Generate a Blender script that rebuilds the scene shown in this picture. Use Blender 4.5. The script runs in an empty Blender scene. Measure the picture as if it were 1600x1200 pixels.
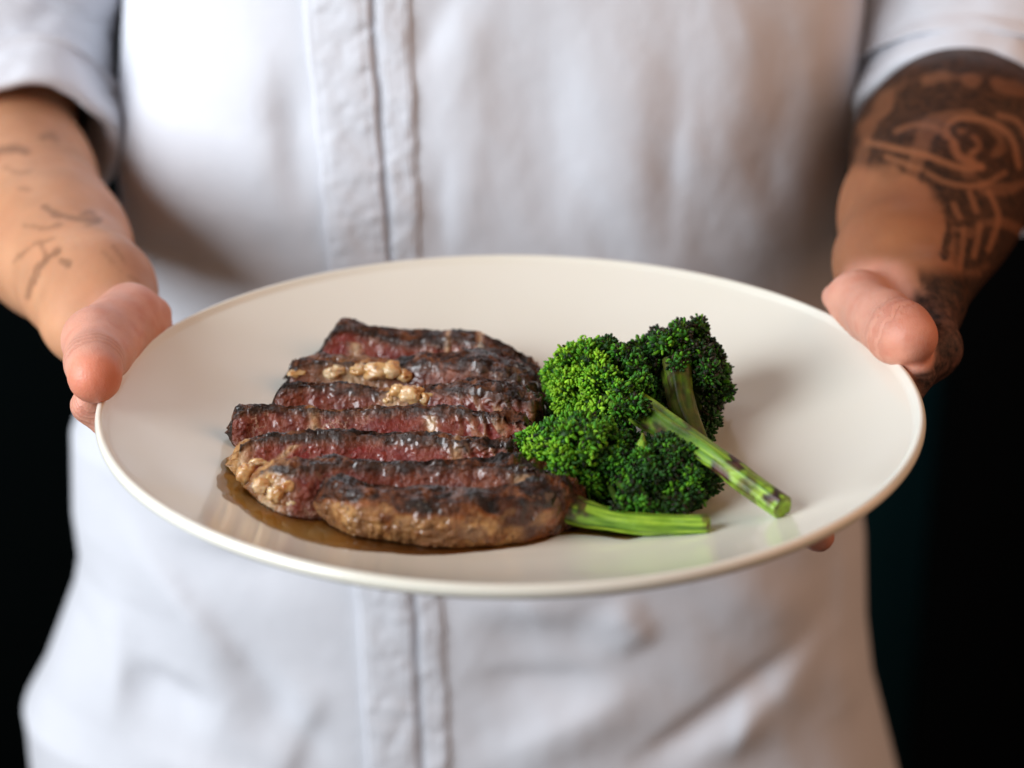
import bpy, math, random
import numpy as np
from mathutils import Vector, Matrix

# ------------------------------------------------------------------ camera, world, lamps
S = 0.01                      # everything below is written in centimetres
sc = bpy.context.scene
COL = sc.collection
CAM = np.array([0.056, -66.805, 31.088]); PITCH = 0.40154; LENS = 70.0
cd = bpy.data.cameras.new('camera'); cam = bpy.data.objects.new('camera', cd); COL.objects.link(cam)
cam.location = Vector(CAM) * S
cam.rotation_euler = (math.pi / 2 - PITCH, 0, 0)
cd.lens = LENS; cd.sensor_width = 36; cd.clip_start = 0.02; cd.clip_end = 50
cd.dof.use_dof = True; cd.dof.focus_distance = 0.722; cd.dof.aperture_fstop = 5.0; cd.dof.aperture_blades = 0
sc.camera = cam

w = bpy.data.worlds.new('World'); sc.world = w; w.use_nodes = True
w.node_tree.nodes['Background'].inputs[0].default_value = (0.36, 0.255, 0.19, 1)
w.node_tree.nodes['Background'].inputs[1].default_value = 0.46
sc.view_settings.view_transform = 'Standard'; sc.view_settings.look = 'None'
sc.view_settings.exposure = 0.14; sc.view_settings.gamma = 1.0

def area(name, loc, target, size, energy, color):
    l = bpy.data.lights.new(name, 'AREA'); l.shape = 'RECTANGLE'; l.size = size[0] * S; l.size_y = size[1] * S
    l.energy = energy; l.color = color
    o = bpy.data.objects.new(name, l); COL.objects.link(o)
    o.location = Vector(loc) * S
    o.rotation_euler = (Vector(target) - Vector(loc)).to_track_quat('-Z', 'Y').to_euler()
area('window_light', (-100, -50, 44), (0, 6, -3), (84, 84), 23.2, (0.90, 0.95, 1.0))
area('back_window_light', (-60, 75, 105), (0, 0, 0), (60, 60), 2.0, (0.92, 0.95, 1.0))
area('warm_fill', (92, -4, 60), (-8, 0, 0), (95, 95), 4.3, (1.0, 0.53, 0.31))  # added warm fill, no lamp known there; warms the plate's left inside

sc.cycles.max_bounces = 8
sc.cycles.caustics_reflective = False; sc.cycles.caustics_refractive = False

# ------------------------------------------------------------------ helpers
K = LENS / 36 * 1600
_f = np.array([0, math.cos(PITCH), -math.sin(PITCH)]); _u = np.array([0, math.sin(PITCH), math.cos(PITCH)]); _r = np.array([1.0, 0, 0])
def P(px, py, Y=None, Z=None):
    """point of the place (cm) seen at a pixel of the 1600x1200 photograph, on the plane y=Y or z=Z"""
    d = _f + _r * (px - 800) / K - _u * (py - 600) / K
    t = (Y - CAM[1]) / d[1] if Y is not None else (Z - CAM[2]) / d[2]
    return CAM + d * t
def proj(v):
    d = v - CAM; z = d @ _f
    return 800 + K * (d @ _r) / z, 600 - K * (d @ _u) / z

def _hash(ix, iy, iz, seed):
    h = (ix.astype(np.int64) * 374761393 + iy.astype(np.int64) * 668265263 + iz.astype(np.int64) * 2147483647 + seed * 1274126177) & 0xffffffff
    h = ((h ^ (h >> 13)) * 1274126177) & 0xffffffff
    h = ((h ^ (h >> 15)) * 2246822519) & 0xffffffff
    return (h ^ (h >> 16)) / 4294967295.0 * 2 - 1
def noise(x, y, z, seed=0):
    x, y, z = np.broadcast_arrays(np.asarray(x, float), np.asarray(y, float), np.asarray(z, float))
    ix, iy, iz = np.floor(x), np.floor(y), np.floor(z)
    fx, fy, fz = x - ix, y - iy, z - iz
    fx, fy, fz = [t * t * t * (t * (t * 6 - 15) + 10) for t in (fx, fy, fz)]
    r = 0
    for a in (0, 1):
        for b in (0, 1):
            for c in (0, 1):
                wgt = (fx if a else 1 - fx) * (fy if b else 1 - fy) * (fz if c else 1 - fz)
                r = r + wgt * _hash(ix + a, iy + b, iz + c, seed)
    return r
def fbm(x, y, z, seed=0, octv=4, gain=0.5):
    r = 0; a = 1.0; s = 1.0
    for i in range(octv):
        r = r + a * noise(x * s, y * s, z * s, seed + i * 17); a *= gain; s *= 2.03
    return r
def sstep(a, b, x):
    t = np.clip((np.asarray(x, float) - a) / (b - a), 0, 1); return t * t * (3 - 2 * t)
def unit(v):
    v = np.asarray(v, float); return v / (np.linalg.norm(v) + 1e-12)

def mesh(name, verts, faces, mat=None, parent=None, smooth=True, attrs=None, flipcheck=False):
    me = bpy.data.meshes.new(name)
    verts = np.asarray(verts, float) * S
    faces = np.asarray(faces)
    me.vertices.add(len(verts)); me.vertices.foreach_set('co', verts.ravel())
    n, k = faces.shape
    me.loops.add(n * k); me.loops.foreach_set('vertex_index', faces.ravel().astype(np.int32))
    me.polygons.add(n); me.polygons.foreach_set('loop_start', np.arange(0, n * k, k, dtype=np.int32))
    me.update(calc_edges=True); me.validate()
    if smooth: me.polygons.foreach_set('use_smooth', np.ones(len(me.polygons), bool))
    for an, av in (attrs or {}).items():
        av = np.asarray(av, float)
        if av.ndim == 1:
            at = me.attributes.new(an, 'FLOAT', 'POINT'); at.data.foreach_set('value', av)
        else:
            at = me.attributes.new(an, 'FLOAT_COLOR', 'POINT'); at.data.foreach_set('color', np.c_[av, np.ones(len(av))].ravel())
    if mat: me.materials.append(mat)
    o = bpy.data.objects.new(name, me); COL.objects.link(o)
    if parent is not None:
        o.parent = parent
        o.location = -Vector(parent['origin']) if 'origin' in parent else (0, 0, 0)
    return o
def thing(name, origin, label, cat, group=None):
    o = bpy.data.objects.new(name, None); COL.objects.link(o); o.empty_display_size = 0.02
    o.location = Vector(origin) * S
    o['label'] = label; o['category'] = cat
    if group: o['group'] = group
    return o
def put(o, parent, origin=(0, 0, 0)):
    """parent a mesh that was written in world coordinates to a thing standing at origin"""
    o.parent = parent; o.location = -Vector(origin) * S
    return o
def gridfaces(nu, nv, closed_v=False, off=0, flip=False):
    """vertex (i,j) -> i*nv+j"""
    i = np.arange(nu - 1)[:, None]; j = np.arange(nv if closed_v else nv - 1)[None, :]
    j2 = (j + 1) % nv
    a = i * nv + j; b = (i + 1) * nv + j; c = (i + 1) * nv + j2; d = i * nv + j2
    f = np.stack([a, b, c, d], -1).reshape(-1, 4) + off
    return f[:, ::-1] if flip else f
def spline(pts, n):
    pts = np.asarray(pts, float)
    p = np.vstack([2 * pts[0] - pts[1], pts, 2 * pts[-1] - pts[-2]])
    out = []; m = len(pts) - 1
    for t in np.linspace(0, m, n):
        i = min(int(t), m - 1); f = t - i
        a, b, c, d = p[i], p[i + 1], p[i + 2], p[i + 3]
        out.append(0.5 * ((2 * b) + (-a + c) * f + (2 * a - 5 * b + 4 * c - d) * f * f + (-a + 3 * b - 3 * c + d) * f ** 3))
    return np.array(out)
def tube(path, rad, nseg=12, up=(0, 0, 1), rfun=None, closed_end=True):
    """sweep; rad per point; rfun(t, ang)-> multiplier"""
    path = np.asarray(path, float); n = len(path); rad = np.broadcast_to(rad, (n,))
    tan = np.gradient(path, axis=0); tan /= np.linalg.norm(tan, axis=1)[:, None] + 1e-9
    s = np.cross(tan[0], up); s = unit(s)
    ang = np.linspace(0, 2 * np.pi, nseg, endpoint=False); V = []
    for i in range(n):
        s = unit(s - tan[i] * (s @ tan[i])); b = np.cross(tan[i], s)
        m = rfun(i / (n - 1), ang) if rfun else 1.0
        V.append(path[i] + (np.cos(ang) * rad[i] * m)[:, None] * s + (np.sin(ang) * rad[i] * m)[:, None] * b)
    V = np.vstack(V); F = gridfaces(n, nseg, True)
    return V, F, tan

# ------------------------------------------------------------------ material helpers
class NT:
    def __init__(s, name):
        s.m = bpy.data.materials.new(name); s.m.use_nodes = True; s.t = s.m.node_tree; s.t.nodes.clear()
        s.out = s.n('ShaderNodeOutputMaterial')
    def n(s, typ, **kw):
        nd = s.t.nodes.new(typ)
        for k, v in kw.items():
            if k in nd.inputs: nd.inputs[k].default_value = v
            else: setattr(nd, k, v)
        return nd
    def l(s, a, b): s.t.links.new(a, b)
    def set(s, inp, v):
        if hasattr(v, 'default_value') or hasattr(v, 'is_output'): s.l(v, inp)
        else: inp.default_value = v
    def coord(s): return s.n('ShaderNodeTexCoord').outputs['Object']
    def attr(s, name, vec=False):
        a = s.n('ShaderNodeAttribute', attribute_name=name); return a.outputs['Color' if vec else 'Fac']
    def noise(s, scale, detail=4, rough=0.55, vec=None, dist=0.0):
        nd = s.n('ShaderNodeTexNoise'); nd.inputs['Scale'].default_value = scale; nd.inputs['Detail'].default_value = detail
        nd.inputs['Roughness'].default_value = rough; nd.inputs['Distortion'].default_value = dist
        s.l(vec or s.coord(), nd.inputs['Vector']); return nd.outputs['Fac']
    def vor(s, scale, vec=None, feature='F1'):
        nd = s.n('ShaderNodeTexVoronoi', feature=feature); nd.inputs['Scale'].default_value = scale
        s.l(vec or s.coord(), nd.inputs['Vector']); return nd.outputs['Distance']
    def mapv(s, scale=(1, 1, 1), rot=(0, 0, 0)):
        nd = s.n('ShaderNodeMapping'); nd.inputs['Scale'].default_value = scale; nd.inputs['Rotation'].default_value = rot
        s.l(s.coord(), nd.inputs['Vector']); return nd.outputs['Vector']
    def ramp(s, fac, stops):
        nd = s.n('ShaderNodeValToRGB'); s.l(fac, nd.inputs[0]); e = nd.color_ramp.elements
        while len(e) < len(stops): e.new(0.5)
        for el, (p, c) in zip(e, stops):
            el.position = p; el.color = (c, c, c, 1) if not hasattr(c, '__len__') else (*c, 1)
        return nd.outputs[0]
    def mix(s, fac, a, b, mode='MIX'):
        nd = s.n('ShaderNodeMix', data_type='RGBA', blend_type=mode)
        s.set(nd.inputs[0], fac)
        for i, v in ((6, a), (7, b)):
            if isinstance(v, tuple): nd.inputs[i].default_value = (*v, 1) if len(v) == 3 else v
            else: s.l(v, nd.inputs[i])
        return nd.outputs[2]
    def math(s, op, a, b=0.0, c=None):
        nd = s.n('ShaderNodeMath', operation=op); s.set(nd.inputs[0], a); s.set(nd.inputs[1], b)
        if c is not None: s.set(nd.inputs[2], c)
        return nd.outputs[0]
    def bump(s, h, strength=0.5, dist=0.001, prev=None):
        nd = s.n('ShaderNodeBump'); nd.inputs['Strength'].default_value = strength; nd.inputs['Distance'].default_value = dist
        s.l(h, nd.inputs['Height'])
        if prev is not None: s.l(prev, nd.inputs['Normal'])
        return nd.outputs[0]
    def bsdf(s, **kw):
        b = s.n('ShaderNodeBsdfPrincipled')
        for k, v in kw.items():
            key = k.replace('_', ' ')
            if isinstance(v, tuple) and len(v) == 3 and key in ('Base Color', 'Sheen Tint', 'Coat Tint', 'Specular Tint'): v = (*v, 1)
            s.set(b.inputs[key], v)
        s.l(b.outputs[0], s.out.inputs[0]); return b

def mat_porcelain():
    m = NT('glazed_porcelain')
    n = m.noise(9, 2); c = m.mix(m.ramp(n, [(0.3, 0.0), (0.7, 1.0)]), (0.80, 0.79, 0.69), (0.83, 0.82, 0.735))
    sp = m.ramp(m.noise(900, 1), [(0.80, 0.0), (0.84, 1.0)])
    c = m.mix(m.math('MULTIPLY', sp, 0.25), c, (0.45, 0.33, 0.2))
    m.bsdf(Base_Color=c, Roughness=m.ramp(m.noise(25, 3), [(0.3, 0.16), (0.8, 0.25)]), Specular_IOR_Level=0.5, Coat_Weight=0.35, Coat_Roughness=0.08,
           Normal=m.bump(m.noise(40, 1), 0.04, 0.001), Subsurface_Weight=0.05, Subsurface_Radius=(0.004, 0.003, 0.002), Subsurface_Scale=1.0)
    return m.m
def mat_cloth(tint=(0.70, 0.725, 0.785)):
    m = NT('white_cotton')
    wv = m.n('ShaderNodeTexWave', wave_type='BANDS', bands_direction='DIAGONAL'); wv.inputs['Scale'].default_value = 900
    m.l(m.coord(), wv.inputs['Vector'])
    big = m.ramp(m.noise(14, 3), [(0.3, 0.0), (0.75, 1.0)])
    c = m.mix(big, tint, tuple(t * 0.95 for t in tint))
    b1 = m.bump(m.noise(120, 4), 0.25, 0.0012)
    b2 = m.bump(wv.outputs['Fac'], 0.2, 0.0003, b1)
    m.bsdf(Base_Color=c, Roughness=0.85, Sheen_Weight=0.15, Normal=b2, Specular_IOR_Level=0.2)
    return m.m
def mat_skin():
    m = NT('skin')
    base = m.attr('tone', True)
    n = m.ramp(m.noise(45, 5, 0.6), [(0.35, 0.0), (0.7, 1.0)])
    c = m.mix(m.math('MULTIPLY', n, 0.35), base, m.mix(1.0, base, (0.92, 0.70, 0.62), 'MULTIPLY'))
    ink = m.attr('ink')
    ink2 = m.math('MULTIPLY', ink, m.ramp(m.noise(260, 4, 0.6), [(0.25, 0.72), (0.7, 1.0)]))
    c = m.mix(ink2, c, (0.007, 0.006, 0.006))
    # fine creases
    wv = m.n('ShaderNodeTexVoronoi', feature='DISTANCE_TO_EDGE'); wv.inputs['Scale'].default_value = 900; m.l(m.coord(), wv.inputs['Vector'])
    def rings(pt, lo, hi):
        d = m.n('ShaderNodeVectorMath', operation='DISTANCE'); m.l(m.coord(), d.inputs[0]); d.inputs[1].default_value = tuple(np.array(pt) * S)
        wob = m.math('MULTIPLY', m.math('SUBTRACT', m.noise(130, 4), 0.5), 0.0052)
        dd = m.math('ADD', d.outputs['Value'], wob)
        w_ = m.math('SINE', m.math('MULTIPLY', dd, 6.2832 / 0.0024))
        w_ = m.ramp(w_, [(0.0, 1.0), (0.35, 0.0)])
        msk = m.ramp(m.math('MULTIPLY', dd, 25.0), [(lo * .25, 0.0), (lo * .25 + .03, 1.0), (hi * .25 - .04, 1.0), (hi * .25, 0.0)])
        return m.math('MULTIPLY', w_, msk)
    cr = m.math('ADD', rings(P(148, 596, Z=3.4), 1.45, 2.3), rings(P(1430, 532, Z=3.4), 1.3, 2.1))
    inv = m.math('SUBTRACT', 1.0, cr)
    b = m.bump(inv, 0.45, 0.0007); c = m.mix(m.math('MULTIPLY', cr, 0.22), c, m.mix(1.0, c, (0.62, 0.42, 0.36), 'MULTIPLY'))
    b = m.bump(m.noise(420, 4, 0.6), 0.30, 0.0008, b)
    b = m.bump(m.ramp(wv.outputs['Distance'], [(0.0, 0.0), (0.25, 1.0)]), 0.16, 0.00025, b)
    m.bsdf(Base_Color=c, Roughness=m.ramp(m.noise(80, 3), [(0.3, 0.42), (0.7, 0.60)]), Subsurface_Weight=m.math('MULTIPLY', m.math('SUBTRACT', 1.0, ink), 0.30),
           Subsurface_Radius=(0.010, 0.0035, 0.0018), Subsurface_Scale=0.6, Specular_IOR_Level=m.math('SUBTRACT', 0.45, m.math('MULTIPLY', ink, 0.30)), Normal=b)
    return m.m
def mat_meat():
    """cut face of the steak: hv = height in the slice, pk = how red, ft = fat"""
    m = NT('seared_beef_cut_face')
    hv = m.attr('hv'); ft = m.attr('ft'); pk = m.attr('pk')
    fib = m.noise(1, 5, 0.65, m.mapv((620, 620, 330), (0.0, 0.35, 0.0)), 1.2)
    blot = m.noise(160, 5, 0.62, None, 0.7)
    red = m.mix(m.ramp(blot, [(0.32, 0.0), (0.62, 1.0)]), (0.20, 0.008, 0.009), (0.24, 0.033, 0.018))
    brn = m.mix(m.ramp(blot, [(0.35, 0.0), (0.62, 1.0)]), (0.065, 0.018, 0.009), (0.23, 0.072, 0.032))
    c = m.mix(pk, brn, red)
    c = m.mix(m.ramp(fib, [(0.54, 0.0), (0.80, 0.45)]), c, (0.46, 0.22, 0.14))
    c = m.mix(m.ramp(m.noise(420, 4, 0.7), [(0.56, 0.0), (0.70, 0.75)]), c, (0.05, 0.012, 0.008))
    # marbling
    vein = m.vor(75, m.mapv((1, 1, 1.0), (0.3, 0.5, 0.2)), 'SMOOTH_F1')
    vn = m.noise(95, 4, 0.6, None, 1.8)
    veinm = m.ramp(m.math('ABSOLUTE', m.math('SUBTRACT', vn, 0.5)), [(0.0, 0.75), (0.014, 0.35), (0.03, 0.0)])
    veinm = m.math('MULTIPLY', veinm, m.ramp(m.noise(40, 2), [(0.52, 0.0), (0.62, 1.0)]))
    c = m.mix(veinm, c, (0.55, 0.36, 0.24))
    fatc = m.mix(m.ramp(m.noise(210, 4, 0.6), [(0.35, 0.0), (0.65, 1.0)]), (0.40, 0.17, 0.055), (0.66, 0.47, 0.27))
    fatc = m.mix(m.ramp(m.noise(420, 3, 0.6), [(0.55, 0.0), (0.72, 0.7)]), fatc, (0.07, 0.03, 0.015))
    c = m.mix(ft, c, fatc)
    # charred towards the seared faces
    edge = m.math('ADD', hv, m.math('MULTIPLY', m.math('SUBTRACT', m.noise(190, 4, 0.65), 0.5), 0.55))
    ch = m.ramp(edge, [(0.0, 0.85), (0.13, 0.0), (0.80, 0.0), (1.0, 1.0)])
    c = m.mix(ch, c, (0.028, 0.013, 0.009))
    b = m.bump(fib, 0.6, 0.0008); b = m.bump(m.noise(520, 4, 0.65), 0.6, 0.0009, b)
    m.bsdf(Base_Color=c, Roughness=m.ramp(m.noise(300, 3), [(0.3, 0.16), (0.7, 0.50)]), Specular_IOR_Level=0.45, Normal=b,
           Subsurface_Weight=0.12, Subsurface_Radius=(0.004, 0.001, 0.0006), Subsurface_Scale=0.5, Coat_Weight=m.ramp(m.noise(90, 3), [(0.42, 0.0), (0.55, 0.9)]), Coat_Roughness=0.09)
    return m.m
def mat_crust():
    m = NT('charred_crust')
    n = m.noise(130, 6, 0.66, None, 0.8); ft = m.attr('ft')
    c = m.ramp(n, [(0.38, (0.008, 0.005, 0.0035)), (0.48, (0.028, 0.010, 0.005)), (0.57, (0.10, 0.030, 0.010)), (0.70, (0.24, 0.085, 0.028))])
    fatc = m.mix(m.ramp(m.noise(150, 5, 0.65, None, 0.6), [(0.36, 0.0), (0.62, 1.0)]), (0.19, 0.058, 0.015), (0.50, 0.28, 0.11))
    fatc = m.mix(m.ramp(m.noise(50, 4, 0.6, None, 1.0), [(0.44, 0.85), (0.56, 0.0)]), fatc, (0.21, 0.10, 0.045))
    fatc = m.mix(m.ramp(m.noise(340, 4, 0.65), [(0.54, 0.0), (0.70, 0.8)]), fatc, (0.05, 0.018, 0.009))
    c = m.mix(m.ramp(ft, [(0.05, 0.0), (0.35, 1.0)]), c, m.mix(m.ramp(m.noise(110, 4), [(0.4, 0.0), (0.6, 1.0)]), (0.07, 0.02, 0.008), (0.26, 0.085, 0.025)))
    c = m.mix(m.ramp(ft, [(0.35, 0.0), (0.75, 1.0)]), c, fatc)
    sa = m.ramp(m.vor(420), [(0.0, 1.0), (0.10, 0.9), (0.16, 0.0)])
    sa = m.math('MULTIPLY', sa, m.ramp(m.noise(70, 2), [(0.55, 0.0), (0.66, 1.0)]))
    c = m.mix(m.math('MULTIPLY', sa, 0.65), c, (0.42, 0.34, 0.27))
    k = m.math('SUBTRACT', 1.0, m.math('MULTIPLY', ft, 0.75))
    b = m.bump(m.math('MULTIPLY', m.noise(260, 6, 0.7), k), 0.9, 0.0016); b = m.bump(m.noise(900, 3, 0.6), 0.4, 0.0005, b)
    m.bsdf(Base_Color=c, Roughness=m.ramp(m.noise(200, 3), [(0.40, 0.17), (0.60, 0.55)]), Specular_IOR_Level=0.20, Normal=b,
           Subsurface_Weight=m.math('MULTIPLY', ft, 0.3), Subsurface_Radius=(0.004, 0.002, 0.001), Subsurface_Scale=0.6, Coat_Weight=m.ramp(m.noise(75, 3), [(0.42, 0.0), (0.56, 0.95)]), Coat_Roughness=0.10)
    return m.m
def mat_fat():
    m = NT('rendered_fat')
    n = m.noise(150, 5, 0.6, None, 0.5)
    c = m.ramp(n, [(0.30, (0.36, 0.12, 0.03)), (0.45, (0.62, 0.36, 0.14)), (0.62, (0.74, 0.55, 0.33))])
    c = m.mix(m.ramp(m.noise(300, 4), [(0.60, 0.0), (0.74, 0.8)]), c, (0.10, 0.03, 0.012))
    m.bsdf(Base_Color=c, Roughness=0.22, Specular_IOR_Level=0.6, Subsurface_Weight=0.4, Subsurface_Radius=(0.006, 0.0035, 0.0015), Subsurface_Scale=0.6,
           Normal=m.bump(m.noise(350, 4, 0.6), 0.5, 0.0008), Coat_Weight=0.4, Coat_Roughness=0.1)
    return m.m
def mat_stem(nm='broccoli_stem', k=1.0):
    m = NT(nm)
    ch = m.attr('char'); tv = m.attr('tv'); sr = m.attr('streak')
    n = m.noise(140, 4, 0.6)
    c = m.mix(m.ramp(sr, [(0.25, 0.0), (0.75, 1.0)]), (0.035, 0.125, 0.005), (0.34, 0.54, 0.05))
    c = m.mix(m.ramp(n, [(0.4, 0.0), (0.65, 0.6)]), c, (0.15, 0.30, 0.015))
    c = m.mix(m.ramp(m.noise(60, 5, 0.65, None, 0.8), [(0.56, 0.0), (0.68, 0.85)]), c, (0.06, 0.035, 0.012))
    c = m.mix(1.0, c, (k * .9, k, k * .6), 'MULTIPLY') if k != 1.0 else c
    c = m.mix(ch, c, m.mix(m.ramp(m.noise(300, 3), [(0.4, 0.0), (0.6, 1.0)]), (0.02, 0.009, 0.008), (0.085, 0.03, 0.02)))
    m.bsdf(Base_Color=c, Roughness=0.38, Specular_IOR_Level=0.4, Coat_Weight=0.06, Coat_Roughness=0.2, Subsurface_Weight=0.15, Subsurface_Radius=(0.002, 0.004, 0.001), Subsurface_Scale=0.5,
           Normal=m.bump(m.noise(380, 4, 0.6), 0.35, 0.0006, m.bump(sr, 0.5, 0.0008)))
    return m.m
def mat_bud():
    m = NT('broccoli_buds')
    c = m.attr('bc', True)
    c = m.mix(m.ramp(m.noise(500, 3), [(0.4, 0.0), (0.7, 0.5)]), c, m.mix(1.0, c, (0.35, 0.4, 0.35), 'MULTIPLY'))
    m.bsdf(Base_Color=c, Roughness=0.55, Specular_IOR_Level=0.30, Subsurface_Weight=0.08, Subsurface_Radius=(0.001, 0.002, 0.0006), Subsurface_Scale=0.5,
           Normal=m.bump(m.noise(1400, 2), 0.4, 0.0003), Coat_Weight=0.0)
    return m.m
def mat_juice():
    m = NT('meat_juice')
    n = m.ramp(m.noise(55, 4, 0.6), [(0.3, 0.0), (0.7, 1.0)])
    c = m.mix(n, (0.97, 0.68, 0.28), (0.99, 0.88, 0.62)); c = m.mix(m.attr('deep'), c, (0.30, 0.085, 0.02))
    tr = m.n('ShaderNodeBsdfTransparent'); m.l(c, tr.inputs[0])
    gl = m.n('ShaderNodeBsdfGlossy'); gl.inputs['Roughness'].default_value = 0.06
    fr = m.n('ShaderNodeFresnel'); fr.inputs[0].default_value = 1.28
    mx = m.n('ShaderNodeMixShader'); m.l(fr.outputs[0], mx.inputs[0]); m.l(tr.outputs[0], mx.inputs[1]); m.l(gl.outputs[0], mx.inputs[2])
    m.l(mx.outputs[0], m.out.inputs[0]); return m.m
def mat_wall():
    m = NT('dark_teal_paint')
    n = m.ramp(m.noise(3, 4), [(0.3, 0.0), (0.8, 1.0)])
    m.bsdf(Base_Color=m.mix(n, (0.0052, 0.042, 0.050), (0.0070, 0.056, 0.066)), Roughness=0.8, Specular_IOR_Level=0.15, Normal=m.bump(m.noise(60, 4), 0.3, 0.002))
    return m.m
def mat_dark(name, col, rough=0.7):
    m = NT(name); m.bsdf(Base_Color=col, Roughness=rough, Specular_IOR_Level=0.15, Normal=m.bump(m.noise(80, 3), 0.2, 0.001)); return m.m

M = dict(plate=mat_porcelain(), cloth=mat_cloth(), skin=mat_skin(), meat=mat_meat(), crust=mat_crust(), fat=mat_fat(),
         stem=mat_stem(), bud=mat_bud(), juice=mat_juice(), wall=mat_wall())

# ------------------------------------------------------------------ room behind
def box(name, a, b, mat):
    (x0, y0, z0), (x1, y1, z1) = a, b
    v = [(x, y, z) for x in (x0, x1) for y in (y0, y1) for z in (z0, z1)]
    f = [(0, 1, 3, 2), (4, 6, 7, 5), (0, 4, 5, 1), (2, 3, 7, 6), (0, 2, 6, 4), (1, 5, 7, 3)]
    return mesh(name, v, f, mat, smooth=False)
wall = box('wall', (-260, 106, -118), (260, 116, 190), M['wall']); wall['kind'] = 'structure'
flo = box('floor', (-260, -200, -128), (260, 116, -118.4), mat_dark('dark_floor', (0.01, 0.009, 0.008), 0.5)); flo['kind'] = 'structure'
pan = box('dark_wall_sheet', (-240, 103, -118), (-12, 106.3, 190), mat_dark('black_teal', (0.0012, 0.006, 0.0075))); pan['kind'] = 'structure'  # dark sheet that keeps the left background darker than the teal wall
post = box('wall_pilaster', (40.5, 98, -118), (75, 106.3, 190), mat_dark('black_paint', (0.0012, 0.0013, 0.0015))); post['kind'] = 'structure'

# ------------------------------------------------------------------ plate
RP = 15.0; RIMZ = 2.6
def plate_z(r):
    r = np.asarray(r, float); return 2.6 * (np.clip(r - 6.6, 0, None) / 8.4) ** 1.75
def under_z(r): return plate_z(r) - 0.55
def build_plate():
    prof = [(r, float(plate_z(r))) for r in np.r_[np.linspace(0.0, 8, 14), np.linspace(8.3, 14.55, 40)]]
    zr = prof[-1][1]
    # rounded, slightly thickened lip
    cr, cz, rr = 14.74, zr - 0.02, 0.17
    for a in np.linspace(math.radians(120), math.radians(-75), 16):
        prof.append((cr + rr * math.cos(a), cz + rr * math.sin(a) * 1.25))
    for r in np.linspace(14.55, 8.2, 30): prof.append((r, float(plate_z(r)) - 0.42 - 0.25 * sstep(14.5, 9, r)))
    prof += [(8.0, -0.75), (7.9, -1.15), (7.75, -1.22), (7.6, -1.15), (7.5, -0.6), (0.0, -0.55)]
    prof = np.array(prof); n = 256; a = np.linspace(0, 2 * np.pi, n, endpoint=False)
    V = np.stack([prof[:, 0][:, None] * np.cos(a), prof[:, 0][:, None] * np.sin(a), np.repeat(prof[:, 1][:, None], n, 1)], -1)
    # hand thrown: the lip is never perfectly even
    rr = prof[:, 0][:, None]
    V[..., 2] += (0.05 * np.sin(2 * a + 1.0) + 0.03 * np.sin(3 * a + 2.2))[None, :] * (rr / 15) ** 3
    F = gridfaces(len(prof), n, True, flip=True)
    o = mesh('plate', V.reshape(-1, 3), F, M['plate'])
    o['label'] = "large shallow off-white round plate with a rolled lip, held out in two hands"; o['category'] = 'plate'
    return o
build_plate()

# ------------------------------------------------------------------ meat juice
def build_juice():
    # outline in pixels of the photograph, on the plate
    pts = [(352, 712), (338, 735), (345, 770), (372, 797), (412, 822), (462, 842), (520, 856), (600, 864), (690, 866), (790, 857), (880, 836), (930, 836), (985, 842), (1010, 828), (960, 800), (880, 780), (700, 770), (520, 740), (430, 700)]
    w3 = []
    for px, py in pts:
        q = P(px, py, Z=0.0)
        for _ in range(3): q = P(px, py, Z=float(plate_z(np.hypot(q[0], q[1]))) + 0.03)
        w3.append(q[:2])
    w3.append(w3[0]); c = spline(w3, 181)[:-1]
    n = len(c); ctr = np.array([-3.6, -4.2])
    V = []; D = []
    rings = np.r_[np.linspace(0.1, 0.9, 26), 0.94, 0.97, 0.985, 1.0]
    for f in rings:
        jit = 1 + 0.02 * fbm(c[:, 0] * 1.2, c[:, 1] * 1.2, 0 * c[:, 0], 5, 3)
        p = ctr + (c * 1.0 - ctr) * (f * jit)[:, None] if f > 0.9 else ctr + (c - ctr) * f
        h = 0.07 * (1 - f ** 30) + 0.012 + 0.012 * noise(p[:, 0] * 1.1, p[:, 1] * 1.1, 0.3, 9) * (f < 0.95)
        if f == 1.0: h = h * 0 + 0.002
        V.append(np.c_[p, plate_z(np.hypot(p[:, 0], p[:, 1])) + h])
        left = sstep(-5.8, -4.2, p[:, 0])
        D.append(np.clip(left * 0.32 + 0.04 * sstep(0.25, -0.3, noise(p[:, 0] * .8, p[:, 1] * .8, 2.2, 3)) * (f < .96), 0, 1))
    V = np.vstack(V); F = gridfaces(len(rings), n, True)
    o = mesh('meat_juice', V, F, M['juice'], attrs=dict(deep=np.concatenate(D)))
    o['label'] = 'thin pool of amber brown meat juice on the plate around the steak'; o['category'] = 'sauce'; o['kind'] = 'stuff'
build_juice()

# ------------------------------------------------------------------ steak slices
SL = []
def lump(name, c, r, parent, origin, seed, mat, sq=(1, 1, 1)):
    n1, n2 = 22, 30
    th = np.linspace(0, np.pi, n1)[:, None]; ph = np.linspace(0, 2 * np.pi, n2, endpoint=False)[None, :]
    d = np.stack([np.sin(th) * np.cos(ph), np.sin(th) * np.sin(ph), np.cos(th) + 0 * ph], -1).reshape(-1, 3)
    rr = r * (1 + 0.32 * fbm(d[:, 0] * 1.6 + seed, d[:, 1] * 1.6, d[:, 2] * 1.6, seed, 3))
    V = np.asarray(c) + d * rr[:, None] * np.array(sq)
    return put(mesh(name, V, gridfaces(n1, n2, True), mat), parent, origin)

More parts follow.
